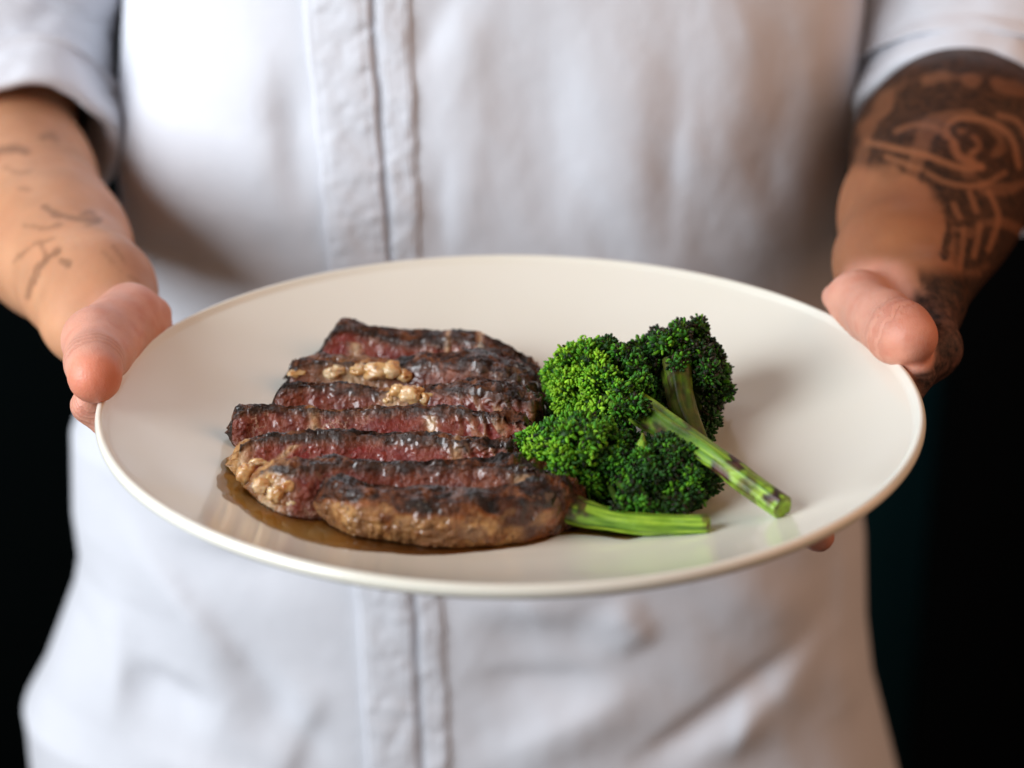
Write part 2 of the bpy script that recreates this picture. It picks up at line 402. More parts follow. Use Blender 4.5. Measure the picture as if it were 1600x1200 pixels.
def build_slice(k, top, h, wtop, fb, bb, label, pink, fatf, bow=0.0, rough=1.0, leftend=0.5, rightend=0.7, tfat=None):
    """top = front upper edge, list of (x, y) in cm at height h ; fb = how far the foot of the cut face stands
    in front of that edge ; wtop(u) = width of the seared top ; bb = spread of the back face"""
    N = 230
    e = spline(np.array(top, float), N); x = e[:, 0]; y0 = e[:, 1]
    u = np.linspace(0, 1, N)
    hz = spline(np.array([[a] for a in h], float), N)[:, 0]
    wt = spline(np.array([[a] for a in wtop], float), N)[:, 0]
    fbu = spline(np.array([[a] for a in fb], float), N)[:, 0]
    # rounded ends: everything shrinks near the ends
    L = x[-1] - x[0]
    el = np.sqrt(np.clip(1 - (1 - np.clip((x - x[0]) / leftend, 0, 1)) ** 2, 0, 1)); er = np.sqrt(np.clip(1 - (1 - np.clip((x[-1] - x) / rightend, 0, 1)) ** 2, 0, 1))
    en = np.clip(np.minimum(el, er), 0.02, 1)
    # cross section corners
    fbn, ftn, btn, bbn, bon = 44, 20, 30, 10, 10
    sec = []; hvv = []; kind = []
    def seg(p, q, n, kd, bulge=0.0, nrm=(0, 0)):
        for i in range(n):
            t = i / n
            sec.append((p[0] + (q[0] - p[0]) * t + nrm[0] * bulge * math.sin(math.pi * t), p[1] + (q[1] - p[1]) * t + nrm[1] * bulge * math.sin(math.pi * t))); kind.append(kd)
    # parametric corners in (a, z): a along y as combination coefficient handled below
    cols = []
    def col(t, kd): cols.append((t, kd))
    # build as arrays over u
    Y = []; Z = []; HV = []; KD = []
    def add(yy, zz, kd): Y.append(yy); Z.append(zz); HV.append(zz / hz); KD.append(kd)
    y0 = y0 + .13 * noise(x * .45, 0 * x, .5, 200 + k) + .05 * noise(x * 1.5, 0 * x, .5, 300 + k); hz = hz + .13 * noise(x * .5, 0 * x, 1.5, 210 + k) + .05 * noise(x * 1.6, 0 * x, 2.5, 220 + k); wt = wt * (1 + .35 * noise(x * .8, 0 * x, 3.5, 230 + k))
    mid = y0 + wt / 2
    yb = y0 + wt + bb
    for t in np.linspace(0, 1, fbn, endpoint=False):          # cut face, foot to top edge
        z = hz * t; yy = y0 - fbu * (1 - t) ** 1.2 - bow * np.sin(math.pi * t)
        # slight rounding at the foot and the top edge
        yy = yy + 0.10 * (1 - np.clip(t / 0.12, 0, 1)) ** 2 + 0.06 * np.clip((t - 0.93) / 0.07, 0, 1) ** 2
        add(yy, z + 0 * yy, 0)
    for t in np.linspace(0, 1, ftn, endpoint=False):          # seared top
        yy = y0 + 0.06 + (wt - 0.12) * t
        add(yy, hz + 0.05 * np.sin(math.pi * t) + 0 * yy, 1)
    for t in np.linspace(0, 1, btn, endpoint=False):          # back face
        z = hz * (1 - t); yy = y0 + wt + bb * t
        add(yy - 0.06 * (1 - np.clip(t / 0.1, 0, 1)), z, 2)
    for t in np.linspace(0, 1, bon, endpoint=False):          # underside
        yy = yb + (y0 - fbu - yb) * t; add(yy, 0 * yy + 0.01, 3)
    Y = np.array(Y).T; Z = np.array(Z).T; HV = np.clip(np.array(HV).T, 0, 1); KD = np.array(KD)
    yc = ((y0 - fbu + yb) / 2)[:, None]; zc = (hz * 0.42)[:, None]
    Y = yc + (Y - yc) * (0.30 + 0.70 * en[:, None]); Zb = zc * 0.6 + (Z - zc * 0.6) * (0.25 + 0.75 * en[:, None]); Z = np.where(en[:, None] < 1, Zb, Z)
    X = np.repeat(x[:, None], Y.shape[1], 1)
    # end profile bulge
    X = X + 0.22 * np.sin(np.pi * HV) * ((1 - el) * -1 + (1 - er))[:, None]
    s = 10 * k + 3
    # displacement
    big = fbm(X * 0.8, Y * 0.8, Z * 0.8, s, 3)
    med = fbm(X * 2.6, Y * 2.6, Z * 2.6, s + 40, 4, 0.55)
    fine = fbm(X * 11, Y * 11, Z * 7, s + 80, 3, 0.6)
    face = (KD[None, :] == 0); topm = (KD[None, :] == 1)
    ny = np.where(face, -1.0, np.where(KD[None, :] == 2, 1.0, 0.0)); nz = np.where(topm, 1.0, 0.0)
    amp = 0.12 * big + np.where(face, 0.050, 0.075) * med * rough + np.where(face, 0.024, 0.034) * fine * rough
    fatm = np.clip(fatf(X, Y, Z, HV), 0, 1) if fatf else 0 * X
    rag = 1 + 1.1 * sstep(.72, .95, u)[:, None] + .5 * sstep(.12, .0, u)[:, None]; amp = amp * np.where(fatm > .4, .5, rag)
    lumpy = np.abs(fbm(X * 3.2, Y * 3.2, Z * 3.2, s + 11, 2)) * 0.12 * fatm
    # torn muscle fibres toward the right
    torn = sstep(0.70, 0.86, u)[:, None] * np.where(face, 1, 0) * (k in (3, 4, 5))
    fib = noise(X * 4.5 + Z * 1.6, Z * 0.7, 0.3, s + 5)
    ridge = 1 - np.abs(noise(X * 3.2 + Z * 1.8 + .4 * noise(X, Z * 2, .2, s), Z * 0.5, 0.3, s + 6)) * 2.2
    amp = amp + lumpy + torn * (0.20 * ridge - .12)
    fatm = np.clip(fatm + torn * sstep(.55, .9, ridge) * .55, 0, 1)
    # pits in the seared top
    amp = amp - topm * 0.16 * sstep(0.35, 0.8, noise(X * 2.2, Y * 3.5, 1.7, s + 9))
    Y = Y + ny * amp; Z = Z + nz * amp
    # ragged upper edge
    edge = np.exp(-((HV - 1) / 0.08) ** 2) * face
    Z = Z + edge * 0.09 * noise(X * 3.1, 0 * X, 0.5, s + 3)
    Z = np.maximum(Z, 0.015)
    Z = Z + plate_z(np.hypot(X, Y)) * (0.9 - 0.5 * np.clip(HV, 0, 1))
    nv = Y.shape[1]
    V = np.stack([X, Y, Z], -1).reshape(-1, 3)
    pk = pink(u)[:, None] * sstep(0.05, 0.30, HV) * (1 - sstep(0.70, 0.97, HV)) + 0 * X
    pk = np.clip(pk + 0.35 * noise(X * 1.5, Z * 2.5, 0.2, s + 21) * pk, 0, 1)
    # colour attributes
    attrs = dict(hv=HV.ravel(), ft=(np.clip(fatm, 0, 1) + 0 * X).ravel(), pk=pk.ravel())
    F = gridfaces(N, nv, True)
    fk = KD[(F[:, 3] % nv)]                           # which band a face belongs to
    fk = KD[np.minimum.reduce([F[:, 0] % nv, F[:, 3] % nv])]
    fk = KD[F[:, 0] % nv]
    fu = F[:, 0] // nv
    endcap = (el[fu] < 0.72) | (er[fu] < 0.75)
    iscut = (fk == 0) & (~endcap)
    if tfat: iscut = np.zeros(len(F), bool)
    org = (float(x.mean()), float(y0.mean() + 0.4), 0.0)
    t = thing('steak_slice', org, label, 'steak', 'slices of the cut grilled steak')
    def sub(nm, mask, mat):
        fs = F[mask]; idx, inv = np.unique(fs.ravel(), return_inverse=True)
        return put(mesh(nm, V[idx], inv.reshape(-1, 4), mat, attrs={a: v[idx] for a, v in attrs.items()}), t, org)
    # caps for the two ends
    caps = []
    if iscut.any(): sub('cut_face', iscut, M['meat'])
    o = sub('crust', ~iscut, M['crust'])
    return t, org, V.reshape(N, nv, 3)

def px2(pts, Z): return [tuple(P(a, b, Z=Z)[:2]) for a, b in pts]
gauss = lambda X, c, w: np.exp(-((X - c) / w) ** 2)
# front to back
s1 = build_slice(1, [(-6.75, -5.7), (-5.6, -7.05), (-4, -7.65), (-2, -7.8), (0, -7.55), (1.5, -7.0), (2.6, -6.1)], [1.5, 1.85, 1.8, 1.75, 1.8, 1.85, 1.6], [1.0, 1.3, 1.25, 1.2, 1.2, 1.3, 1.2],
    [0.10, 0.12, 0.1, 0.1, 0.05, 0.0, 0.0], 0.35, 'browned end slice with its rounded fatty side, front-most slice at the rim of the plate', lambda u: 0 * u,
    lambda X, Y, Z, H: (1 - sstep(0.50, 0.95, H + 0.30 * noise(X * 1.7, Y, Z * 1.2, 4))) * (0.95 - 0.45 * sstep(-2.5, 1.5, X) + 0.35 * noise(X * 1.1, Y, Z * 2, 8)), bow=0.16, leftend=1.5, rightend=1.8, tfat=True)
s2 = build_slice(2, [(-9.05, -4.9), (-7.6, -5.5), (-6, -5.15), (-4, -4.95), (-2, -4.9), (0, -5.1), (2.0, -5.5)], [1.45, 1.75, 1.85, 1.85, 1.85, 1.85, 1.6], [0.7, .8, 0.75, 0.65, 0.65, 0.9, 1.0],
    [0.5, 0.95, 1.1, 1.2, 1.2, 1.0, 0.6], 0.45, 'dark crusted slice with a golden fatty left tip, second from the front', lambda u: 0.35 + 0.25 * np.sin(u * 5),
    lambda X, Y, Z, H: sstep(-7.2, -8.0, X + 0.3 * noise(X, Z * 2, 0, 3)) + 0.8 * gauss(X, 0.4, 0.35) * (H < .9) * (noise(X * 3, Z * 3, 0, 6) > 0), leftend=1.3, rightend=1.4)
s3 = build_slice(3, [(-9.9, -2.9), (-8.6, -2.6), (-6.8, -2.3), (-5, -2.35), (-3, -2.55), (-1, -2.75), (1.1, -3.0)], [1.45, 1.6, 1.65, 1.65, 1.7, 1.65, 1.5], [0.5, 0.42, 0.36, 0.36, 0.42, 0.5, 0.7],
    [0.75, 1.05, 1.2, 1.25, 1.25, 1.2, 0.8], 0.4, 'reddest slice with a pale fat streak at its left tip, third from the front', lambda u: 0.95 - 0.25 * u,
    lambda X, Y, Z, H: sstep(-8.9, -9.6, X) * 0.9 + gauss(X - 0.9 * H * 2, -9.2, 0.16) * (H < 0.85) + 0.8 * gauss(X, -1.9, 0.2), leftend=1.0, rightend=1.0)
s4 = build_slice(4, [(-10.25, -0.5), (-8.8, -0.15), (-7, -0.05), (-5, 0.0), (-3, 0.05), (-1, -0.35), (1.1, -1.0)], [1.6, 1.65, 1.65, 1.7, 1.75, 1.7, 1.6], [0.5, 0.38, 0.32, 0.32, 0.42, 0.6, 0.9],
    [0.5, 0.9, 1.15, 1.25, 1.3, 1.25, 1.0], 0.4, 'pink slice with a square brown left end, middle one of the seven', lambda u: 0.55 + 0.4 * u,
    lambda X, Y, Z, H: 0.8 * gauss(X + 0.4 * H, -6.9, 0.18) + gauss(X, -2.9, 0.2) * (H < .9), leftend=0.45, rightend=1.0)
s5 = build_slice(5, [(-9.0, 1.9), (-7.6, 2.15), (-6, 2.2), (-4.4, 2.05), (-3, 1.9), (-1, 1.3), (1.3, 0.8)], [1.5, 1.65, 1.6, 1.6, 1.7, 1.8, 1.65], [0.4, 0.35, 0.32, 0.4, 0.8, 1.3, 1.4],
    [0.5, 0.9, 1.1, 1.2, 1.2, 1.1, 1.0], 0.4, 'pale pink slice holding a big yellow fat nugget, third from the back', lambda u: 0.45 + 0.2 * u,
    lambda X, Y, Z, H: gauss(X, -4.3, 0.55) * 0.9 + 0 * H, leftend=0.5, rightend=1.3)
s6 = build_slice(6, [(-8.7, 4.3), (-7.4, 4.6), (-6.0, 4.7), (-4.5, 4.6), (-3, 4.3), (-1, 3.5), (1.4, 2.9)], [1.35, 1.65, 1.55, 1.5, 1.8, 1.9, 1.6], [0.7, 0.7, 0.7, 0.8, 1.2, 1.6, 1.6],
    [0.5, 0.9, 1.2, 1.3, 1.2, 1.1, 1.0], 0.5, 'dark slice with a row of golden fat beads along its face, second from the back', lambda u: 0.2 + 0 * u,
    lambda X, Y, Z, H: gauss(X, -6.1, 1.2) * 0.75 * (H > 0.3), leftend=0.6, rightend=1.4)
s7 = build_slice(7, [(-7.7, 6.7), (-6.6, 7.2), (-5.2, 7.1), (-3.5, 6.9), (-2.0, 6.7), (-0.5, 6.0), (1.3, 5.0)], [1.3, 1.95, 1.65, 1.6, 1.8, 1.6, 1.25], [0.8, 0.8, 0.9, 1.0, 1.0, 1.0, 1.0],
    [0.4, 0.8, 1.1, 1.2, 1.2, 1.1, 1.0], 0.6, 'hindmost slice with a peaked black left tip and raw pink face, farthest on the plate', lambda u: 0.9 + 0 * u,
    lambda X, Y, Z, H: 0.8 * gauss(X, -6.2, 0.25) * (H < .7) + 0.9 * gauss(X, -2.5, 0.12) + 0.9 * gauss(X, -1.2, 0.15), leftend=0.8, rightend=1.5)
def nug(sl, px, py, Y, r, seed, sq=(1, 1, 1)):
    c = P(px, py, Y=Y + (.12 if sl in (s2, s3) else .42)); lump('fat', c, r * (1.0 if sl is s2 else 1.2), sl[0], sl[1], seed, M['fat'], sq)
for i, (px, py, Y, r, sq) in enumerate([(523, 581, 4.2, 0.30, (1.15, .9, .75)), (562, 578, 4.1, 0.26, (1.2, .9, .7)), (590, 580, 4.0, 0.34, (1.3, .9, .8)), (612, 578, 3.95, 0.30, (1, .9, .9)), (632, 586, 3.9, 0.24, (1.1, .9, .8)), (462, 583, 4.0, .22, (1.3, .8, .6))]):
    nug(s6, px, py, Y, r, i + 1, sq)
for i, (px, py, Y, r, sq) in enumerate([(622, 612, 1.6, 0.26, (1, .8, .9)), (646, 617, 1.5, 0.36, (1.1, .8, .85)), (664, 624, 1.45, 0.26, (1, .8, .9)), (608, 625, 1.5, .2, (1, .8, 1.2))]):
    nug(s5, px, py, Y, r, i + 11, sq)
for i, (px, py, Y, r, sq) in enumerate([(384, 742, -4.3, 0.30, (.9, .8, 1.2)), (404, 722, -3.7, 0.16, (1.6, .8, .8))]):
    nug(s3, px, py, Y, r, i + 21, sq)
for i, (px, py, Y, r, sq) in enumerate([(410, 757, -5.6, 0.30, (1, .9, .9)), (432, 775, -6.0, .3, (1, .9, 1.1)), (450, 760, -5.9, .22, (1, .9, 1.1)), (425, 748, -5.4, .24, (1, 1, 1)), (455, 790, -6.1, .22, (1, .8, 1))]):
    nug(s2, px, py, Y, r, i + 31, sq)

# ------------------------------------------------------------------ broccoli
def uvball(n1=5, n2=7):
    th = np.linspace(0, np.pi, n1 + 1); V = [(0, 0, 1)]
    for t in th[1:-1]:
        for k in range(n2): V.append((math.sin(t) * math.cos(2 * math.pi * k / n2), math.sin(t) * math.sin(2 * math.pi * k / n2), math.cos(t)))
    V.append((0, 0, -1)); F = []
    for k in range(n2): F.append((0, 1 + k, 1 + (k + 1) % n2))
    for i in range(n1 - 2):
        for k in range(n2):
            a = 1 + i * n2 + k; b = 1 + i * n2 + (k + 1) % n2
            F += [(a, a + n2, b + n2), (a, b + n2, b)]
    e = len(V) - 1; base = 1 + (n1 - 2) * n2
    for k in range(n2): F.append((e, base + (k + 1) % n2, base + k))
    return np.array(V, float), np.array(F)
BV, BF = uvball(5, 7)
def basis(d):
    d = unit(d); a = np.array([0, 0, 1.0]) if abs(d[2]) < .9 else np.array([1.0, 0, 0])
    s = unit(np.cross(a, d)); return np.stack([s, np.cross(d, s), d], 0)
def floret(parent, org, root, c, d, rho, nb, rng, bright, char, bs=1.0):
    """one bunch of buds: little stalks fan out from root to a dome of buds around c"""
    VV = []; FF = []; CC = []; off = 0
    d = unit(d); bright = float(np.clip(bright * rng.uniform(.6, 1.35), 0.02, 1)); char = float(np.clip(char * rng.uniform(.2, 2.2), 0, .8))
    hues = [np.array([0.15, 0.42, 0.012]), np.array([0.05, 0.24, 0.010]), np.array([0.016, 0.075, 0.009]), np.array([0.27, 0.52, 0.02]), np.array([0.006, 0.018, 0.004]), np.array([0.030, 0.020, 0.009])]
    for i in range(nb):
        cz = 1 - (i + .5) / nb * 1.35; ph = i * 2.39996 + rng.uniform(-.35, .35)
        sz = math.sqrt(max(0, 1 - cz * cz)); B = basis(d)
        dd = unit(B[0] * sz * math.cos(ph) + B[1] * sz * math.sin(ph) + B[2] * cz + rng.normal(0, .14, 3))
        reach = rng.uniform(.84, 1.12) + (0.30 * rng.random() if rng.random() < .12 else 0)
        p = c + dd * rho * reach
        r = rng.uniform(.030, .070) * bs; ln = r * rng.uniform(1.2, 2.6)
        BB = basis(unit(dd + rng.normal(0, .5, 3)))
        V = (BV * np.array([r, r, ln])) @ BB + p
        # closed bud: a small point at the tip
        t = (BV[:, 2] + 1) / 2
        m = rng.random()
        pb = bright
        sp = .5 + .5 * float(noise(p[0] * 2.2, p[1] * 2.2, p[2] * 2.2, 77)) if i % 3 == 0 or i == 0 else sp
        lv = np.clip(pb * .90 + 1.25 * (sp - .5) + rng.normal(0, .10), 0, 1) * 3  # patchy bud hue; its dark end also puts shadow into the colour
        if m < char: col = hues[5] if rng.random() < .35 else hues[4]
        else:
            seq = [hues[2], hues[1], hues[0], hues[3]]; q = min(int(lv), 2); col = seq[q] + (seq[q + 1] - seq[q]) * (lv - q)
        col = col * rng.uniform(.75, 1.2)
        C = col[None, :] * (0.75 + 0.55 * (1 - t))[:, None]
        VV.append(V); FF.append(BF + off); CC.append(C); off += len(V)
        # stalk
        q0 = c - d * rho * .55 + rng.normal(0, .03, 3) ; mid = (q0 + p) / 2 + rng.normal(0, .035, 3)
        pth = np.array([q0, mid, p]); tv, tf, _ = tube(pth, [.035, .026, .022], 4)
        tri = np.vstack([tf[:, [0, 1, 2]], tf[:, [0, 2, 3]]])
        VV.append(tv); FF.append(tri + off); off += len(tv)
        lc = np.array([0.20, 0.36, 0.03]) * (0.25 + 0.75 * bright); CC.append(np.repeat(lc[None, :], len(tv), 0))
    # leafy core, so that no daylight shows between the stalks
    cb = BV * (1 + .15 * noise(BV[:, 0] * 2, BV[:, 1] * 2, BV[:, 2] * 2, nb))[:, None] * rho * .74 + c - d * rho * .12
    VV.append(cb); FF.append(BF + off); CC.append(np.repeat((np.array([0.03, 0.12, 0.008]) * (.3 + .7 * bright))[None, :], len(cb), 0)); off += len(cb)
    # branchlet from the crown root
    pth = spline([root, (root + c) / 2 + rng.normal(0, .06, 3), c - d * rho * .25], 8)
    tv, tf, _ = tube(pth, np.linspace(.17, .11, 8) * (rho / .42), 8)
    tri = np.vstack([tf[:, [0, 1, 2]], tf[:, [0, 2, 3]]])
    VV.append(tv); FF.append(tri + off); CC.append(np.repeat((np.array([0.13, 0.25, 0.025]) * (0.4 + 0.6 * bright))[None, :], len(tv), 0))
    return put(mesh('floret', np.vstack(VV), np.vstack(FF), M['bud'], attrs=dict(bc=np.vstack(CC))), parent, org)
def crown(parent, org, root, axis, rx, spread, ncl, rng, fbright, fchar, squash=(1, 1, 1), nb=34, rho=(.36, .5), bs=1.0):
    axis = unit(axis); B = basis(axis)
    for i in range(ncl):
        cz = 1 - (i + .5) / ncl * (1 - math.cos(math.radians(spread)))
        ph = i * 2.39996 + rng.uniform(-.25, .25); sz = math.sqrt(max(0, 1 - cz * cz))
        dd = unit(B[0] * sz * math.cos(ph) + B[1] * sz * math.sin(ph) + B[2] * cz + rng.normal(0, .05, 3))
        q = dd * np.array(squash)
        L = rx * rng.uniform(.80, 1.13)
        c = root + q * L
        pz = float(plate_z(math.hypot(c[0], c[1]))) + .40
        if c[2] < pz: c[2] = pz + rng.uniform(0, .1)
        rh = rng.uniform(*rho)
        floret(parent, org, root + q * L * .25, c, unit(dd + np.array([0, 0, .05])), rh, int(nb * rng.uniform(.85, 1.15) * (rh / .43) ** 1.5), rng, fbright(c), fchar(c), bs)
def stem(parent, org, pts, rad, name='stem', mat=None, chars=(), nseg=36, n=90, seed=0, endcut=True, ridge=.05):
    path = spline(pts, n); rr = spline(np.array(rad, float)[:, None], n)[:, 0]
    ang = np.linspace(0, 2 * np.pi, nseg, endpoint=False)
    def rf(t, a): return 1 + ridge * np.sin(5 * a + 2 * t) + ridge * .6 * np.sin(9 * a + 1.3 - 3 * t) + .09 * noise(np.cos(a) * 2, np.sin(a) * 2, t * 7, seed) + .10 * noise(0 * a, 0 * a, t * 5 + 0 * a, seed + 2)
    V, F, tan = tube(path, rr, nseg, rfun=rf)
    u = np.repeat(np.linspace(0, 1, n), nseg); A = np.tile(ang, n)
    st = fbm(np.cos(A) * 4.5, np.sin(A) * 4.5, u * 2.2 + seed, seed + 3, 3) * .5 + .5
    ch = np.zeros(len(V))
    for (cu, wu, side, strength) in chars:
        ch = np.maximum(ch, strength * sstep(1.0, .55, np.abs(u - cu) / wu + 1.0 * noise(np.cos(A) * 2.2, np.sin(A) * 2.2, u * 16, seed + 9)) * sstep(-.9, .1, np.cos(A - side)))
    # cut end: inset ring, slightly dished, dark rim
    e = V[-nseg:]; c = e.mean(0); t = tan[-1]
    rings = [c + (e - c) * .93 + t * .06, c + (e - c) * .80 + t * .12, c + (e - c) * .60 + t * .11, c + (e - c) * .4 + t * .05, c + (e - c) * .02 + t * .03]
    V = np.vstack([V] + rings); m = len(rings)
    F = gridfaces(n + m, nseg, True)
    st = np.r_[st, np.full(nseg * m, .85)]; ch = np.r_[ch, np.full(nseg, .6), np.full(nseg, .45), np.zeros(nseg * (m - 2))]
    ch = np.clip(ch + .5 * np.clip(noise(V[:, 0] * 5, V[:, 1] * 5, V[:, 2] * 5, seed + 20), 0, 1) * (np.arange(len(V)) >= n * nseg), 0, 1)
    o = mesh(name, V, F, mat or M['stem'], attrs=dict(char=ch, streak=st, tv=np.r_[u, np.ones(nseg * m)]))
    return put(o, parent, org)

rng = np.random.default_rng(11)
G = 'broccoli florets beside the steak'
# A: left-hand crown with the long stem that lies across to the lower right
oA = (3.6, 1.5, 0.0)
tA = thing('broccoli', oA, 'broccoli with bright crown against the steak and long char-marked stem pointing lower right', 'broccoli', G)
eA = P(1222, 792, Z=1.45); pA = [P(962, 612, Z=2.1), P(1002, 642, Z=2.05), P(1050, 674, Z=2.0), P(1115, 715, Z=1.95), P(1165, 752, Z=1.7), eA]
stem(tA, oA, pA, [.42, .58, .54, .44, .41, .40], chars=[(.40, .09, 1.2, .9), (.47, .05, 3.2, .8), (.66, .075, 1.4, 1.0), (.71, .06, 3.4, 1.0), (.86, .05, 0.3, .7), (.97, .035, 4.2, 1.0), (.80, .03, 2.2, .6)], seed=3)
rootA = P(938, 610, Z=1.6)
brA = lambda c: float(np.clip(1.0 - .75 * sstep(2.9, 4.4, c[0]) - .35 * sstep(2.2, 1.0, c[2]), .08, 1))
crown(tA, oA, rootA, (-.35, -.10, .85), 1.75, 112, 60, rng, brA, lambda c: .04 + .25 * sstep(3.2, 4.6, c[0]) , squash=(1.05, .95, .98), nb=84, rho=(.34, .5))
for (px, py, z, b) in [(985, 612, 2.75, .5), (970, 640, 2.6, .55), (997, 634, 2.7, .35), (940, 640, 1.9, .9), (1003, 598, 2.9, .25), (968, 612, 2.9, .7)]:
    c = P(px, py, Z=z); floret(tA, oA, rootA, c, unit([.2, -.8, .5]), .40, 74, rng, b, .12)
# B: darker crown behind
oB = (6.4, 2.0, 0.0)
tB = thing('broccoli', oB, 'darkest charred broccoli crown standing behind the others, its stalk turned to the viewer', 'broccoli', G)
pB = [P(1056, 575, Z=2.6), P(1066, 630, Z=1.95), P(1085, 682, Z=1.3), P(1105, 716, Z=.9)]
stem(tB, oB, pB, [.66, .48, .38, .34], chars=[(.25, .5, 0.5, .55), (.7, .3, 3.0, .4), (.5, .6, 4.5, .5)], seed=8, ridge=.08, mat=mat_stem('shaded_olive_stem', .42))  # shade on this stalk is put into its darker olive colour and char
rootB = P(1066, 605, Z=1.75) + np.array([0, .55, 0])
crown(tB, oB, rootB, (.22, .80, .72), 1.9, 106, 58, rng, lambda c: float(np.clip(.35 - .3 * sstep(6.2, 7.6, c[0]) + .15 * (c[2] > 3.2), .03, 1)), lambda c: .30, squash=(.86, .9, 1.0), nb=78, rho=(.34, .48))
for (px, py, z, dx) in [(1108, 655, 1.0, .5), (1112, 622, 1.5, .6), (1118, 580, 2.1, .7), (1100, 675, .7, .4), (1012, 560, 2.3, -.6), (1020, 600, 1.6, -.5)]:
    c = P(px, py, Z=z); floret(tB, oB, rootB, c, unit([dx, -.5, .4]), .42, 74, rng, .08, .35)
# C: front crown(s) with the short stem lying along the rim
oC = (3.0, -5.2, 0.0)
tC = thing('broccoli', oC, 'broccoli nearest the viewer, two dense crowns above a short bright stem lying flat', 'broccoli', G)
pC = [P(890, 795, Z=.75), P(935, 808, Z=.62), P(990, 817, Z=.60), P(1050, 820, Z=.62), P(1104, 820, Z=.72)]
stem(tC, oC, pC, [.50, .44, .39, .36, .35], chars=[(.03, .12, 4.6, .9), (.99, .02, 4.2, .7)], seed=15, ridge=.04)
rootC = P(905, 735, Z=.9)
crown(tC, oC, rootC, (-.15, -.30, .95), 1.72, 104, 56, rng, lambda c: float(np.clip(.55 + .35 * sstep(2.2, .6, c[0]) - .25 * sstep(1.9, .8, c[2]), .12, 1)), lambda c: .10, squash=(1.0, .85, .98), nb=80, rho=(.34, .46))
for (px, py, z) in [(818, 690, 1.6), (838, 680, 1.8), (842, 700, 1.5), (860, 668, 2.1)]:
    c = P(px, py, Z=z); floret(tC, oC, rootC, c, unit([-.8, -.4, .5]), .34, 60, rng, .95, .02)
for (px, py, z) in [(985, 770, 1.3), (970, 795, .9), (1000, 790, 1.0), (1060, 790, .9), (1030, 800, .75), (1085, 775, .9), (1010, 700, 1.3), (1045, 706, 1.2), (1078, 728, 1.1), (990, 690, 1.3), (1005, 725, 1.6), (975, 672, 1.2), (950, 655, 1.2)]:
    c = P(px, py, Z=z); floret(tC, oC, rootC + np.array([.8, .3, 0]), c, unit([.1, -.8, .4]), .38, 70, rng, .12, .25)
rootD = P(1030, 765, Z=.7) + np.array([0, .4, 0])
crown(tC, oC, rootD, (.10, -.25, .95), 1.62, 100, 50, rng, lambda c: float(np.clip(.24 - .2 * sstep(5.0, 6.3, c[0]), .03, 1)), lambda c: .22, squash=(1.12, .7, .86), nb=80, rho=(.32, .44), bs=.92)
stem(tC, oC, [P(1002, 706, Z=2.0), P(1003, 694, Z=2.2), P(1004, 682, Z=2.42)], [.22, .17, .06], name='bud_tip', n=14, nseg=12, seed=4)

# ------------------------------------------------------------------ person: body (arms and hands) as one surface
A_ = lambda *v: np.array(v, float)
prims = []
def cap(a, b, ra, rb, k=.6): prims.append((np.asarray(a, float), np.asarray(b, float), ra, rb, k))
def chain(pts, rad, k=.4):
    for i in range(len(pts) - 1): cap(pts[i], pts[i + 1], rad[i], rad[i + 1], k)
# torso core, hidden in the jacket
cap((-9, 33, 30), (-8, 33, -40), 8.0, 9.0, 3); cap((6, 33, 30), (6, 33, -40), 8.0, 9.0, 3); cap((-17, 35, 33), (14, 35, 33), 5.5, 5.5, 3)
# image-left arm
EL = A_(-26.6, 30.5, 4.4); WL = P(160, 452, Y=11.0)
chain([A_(-19.5, 36, 31), A_(-23.5, 34, 16), EL], [5.6, 4.8, 4.3], 2)
chain([EL, P(20, 285, Y=25.0), P(90, 385, Y=17), WL], [4.2, 3.75, 3.0, 2.05], 1.2)
cap(P(60, 355, Y=19), P(135, 500, Y=9.5), 3.0, 1.7, 1.2)
# palm, tucked under the rim
cap(WL, A_(-14.6, 6.0, 1.0), 2.0, 1.4, 1.0); cap(P(135, 500, Y=9.5), A_(-14.3, 3.6, .7), 1.6, 1.2, 1.0); cap(A_(-14.6, 6.0, .9), A_(-12.6, 3.5, -.9), 1.4, 1.0, 1.0)
# thumb
T1 = P(150, 532, Z=3.30)
cap(A_(-14.7, 6.6, 1.2), P(203, 500, Z=2.9), 1.5, 1.20, .6); cap(P(203, 492, Z=3.0), T1, 1.22, 1.22, .5); cap(P(205, 482, Z=3.0), P(248, 487, Z=2.85), .80, .42, .7)
cap(P(200, 515, Z=2.9), P(176, 560, Z=3.15), .9, .72, .5)
cap(T1, P(147, 565, Z=3.45), 1.20, 1.05, .4); cap(P(147, 565, Z=3.45), P(148, 588, Z=3.42), 1.05, .98, .3)
fl = [([A_(-14.7, 2.6, 1.0), P(137, 634, Y=-.2), A_(-13.3, -.3, -.2), A_(-11.8, -.6, -1.1), A_(-10.8, -.4, -1.6)], [.9, .56, .66, .66, .58]),
      ([A_(-13.9, 2.9, -.1), A_(-12.4, .9, -1.0), A_(-10.2, -.4, -1.7), A_(-9.0, -.6, -1.95)], [1.0, .88, .80, .66]),
      ([A_(-13.5, 4.2, -.4), A_(-11.9, 2.8, -1.2), A_(-9.5, 1.9, -1.8), A_(-8.4, 1.7, -2.0)], [.98, .84, .76, .62]),
      ([A_(-13.1, 5.8, -.4), A_(-11.8, 5.0, -1.1), A_(-10.0, 4.4, -1.6), A_(-9.1, 4.2, -1.8)], [.88, .74, .66, .55])]
for p, r in fl: chain(p, r, .35)
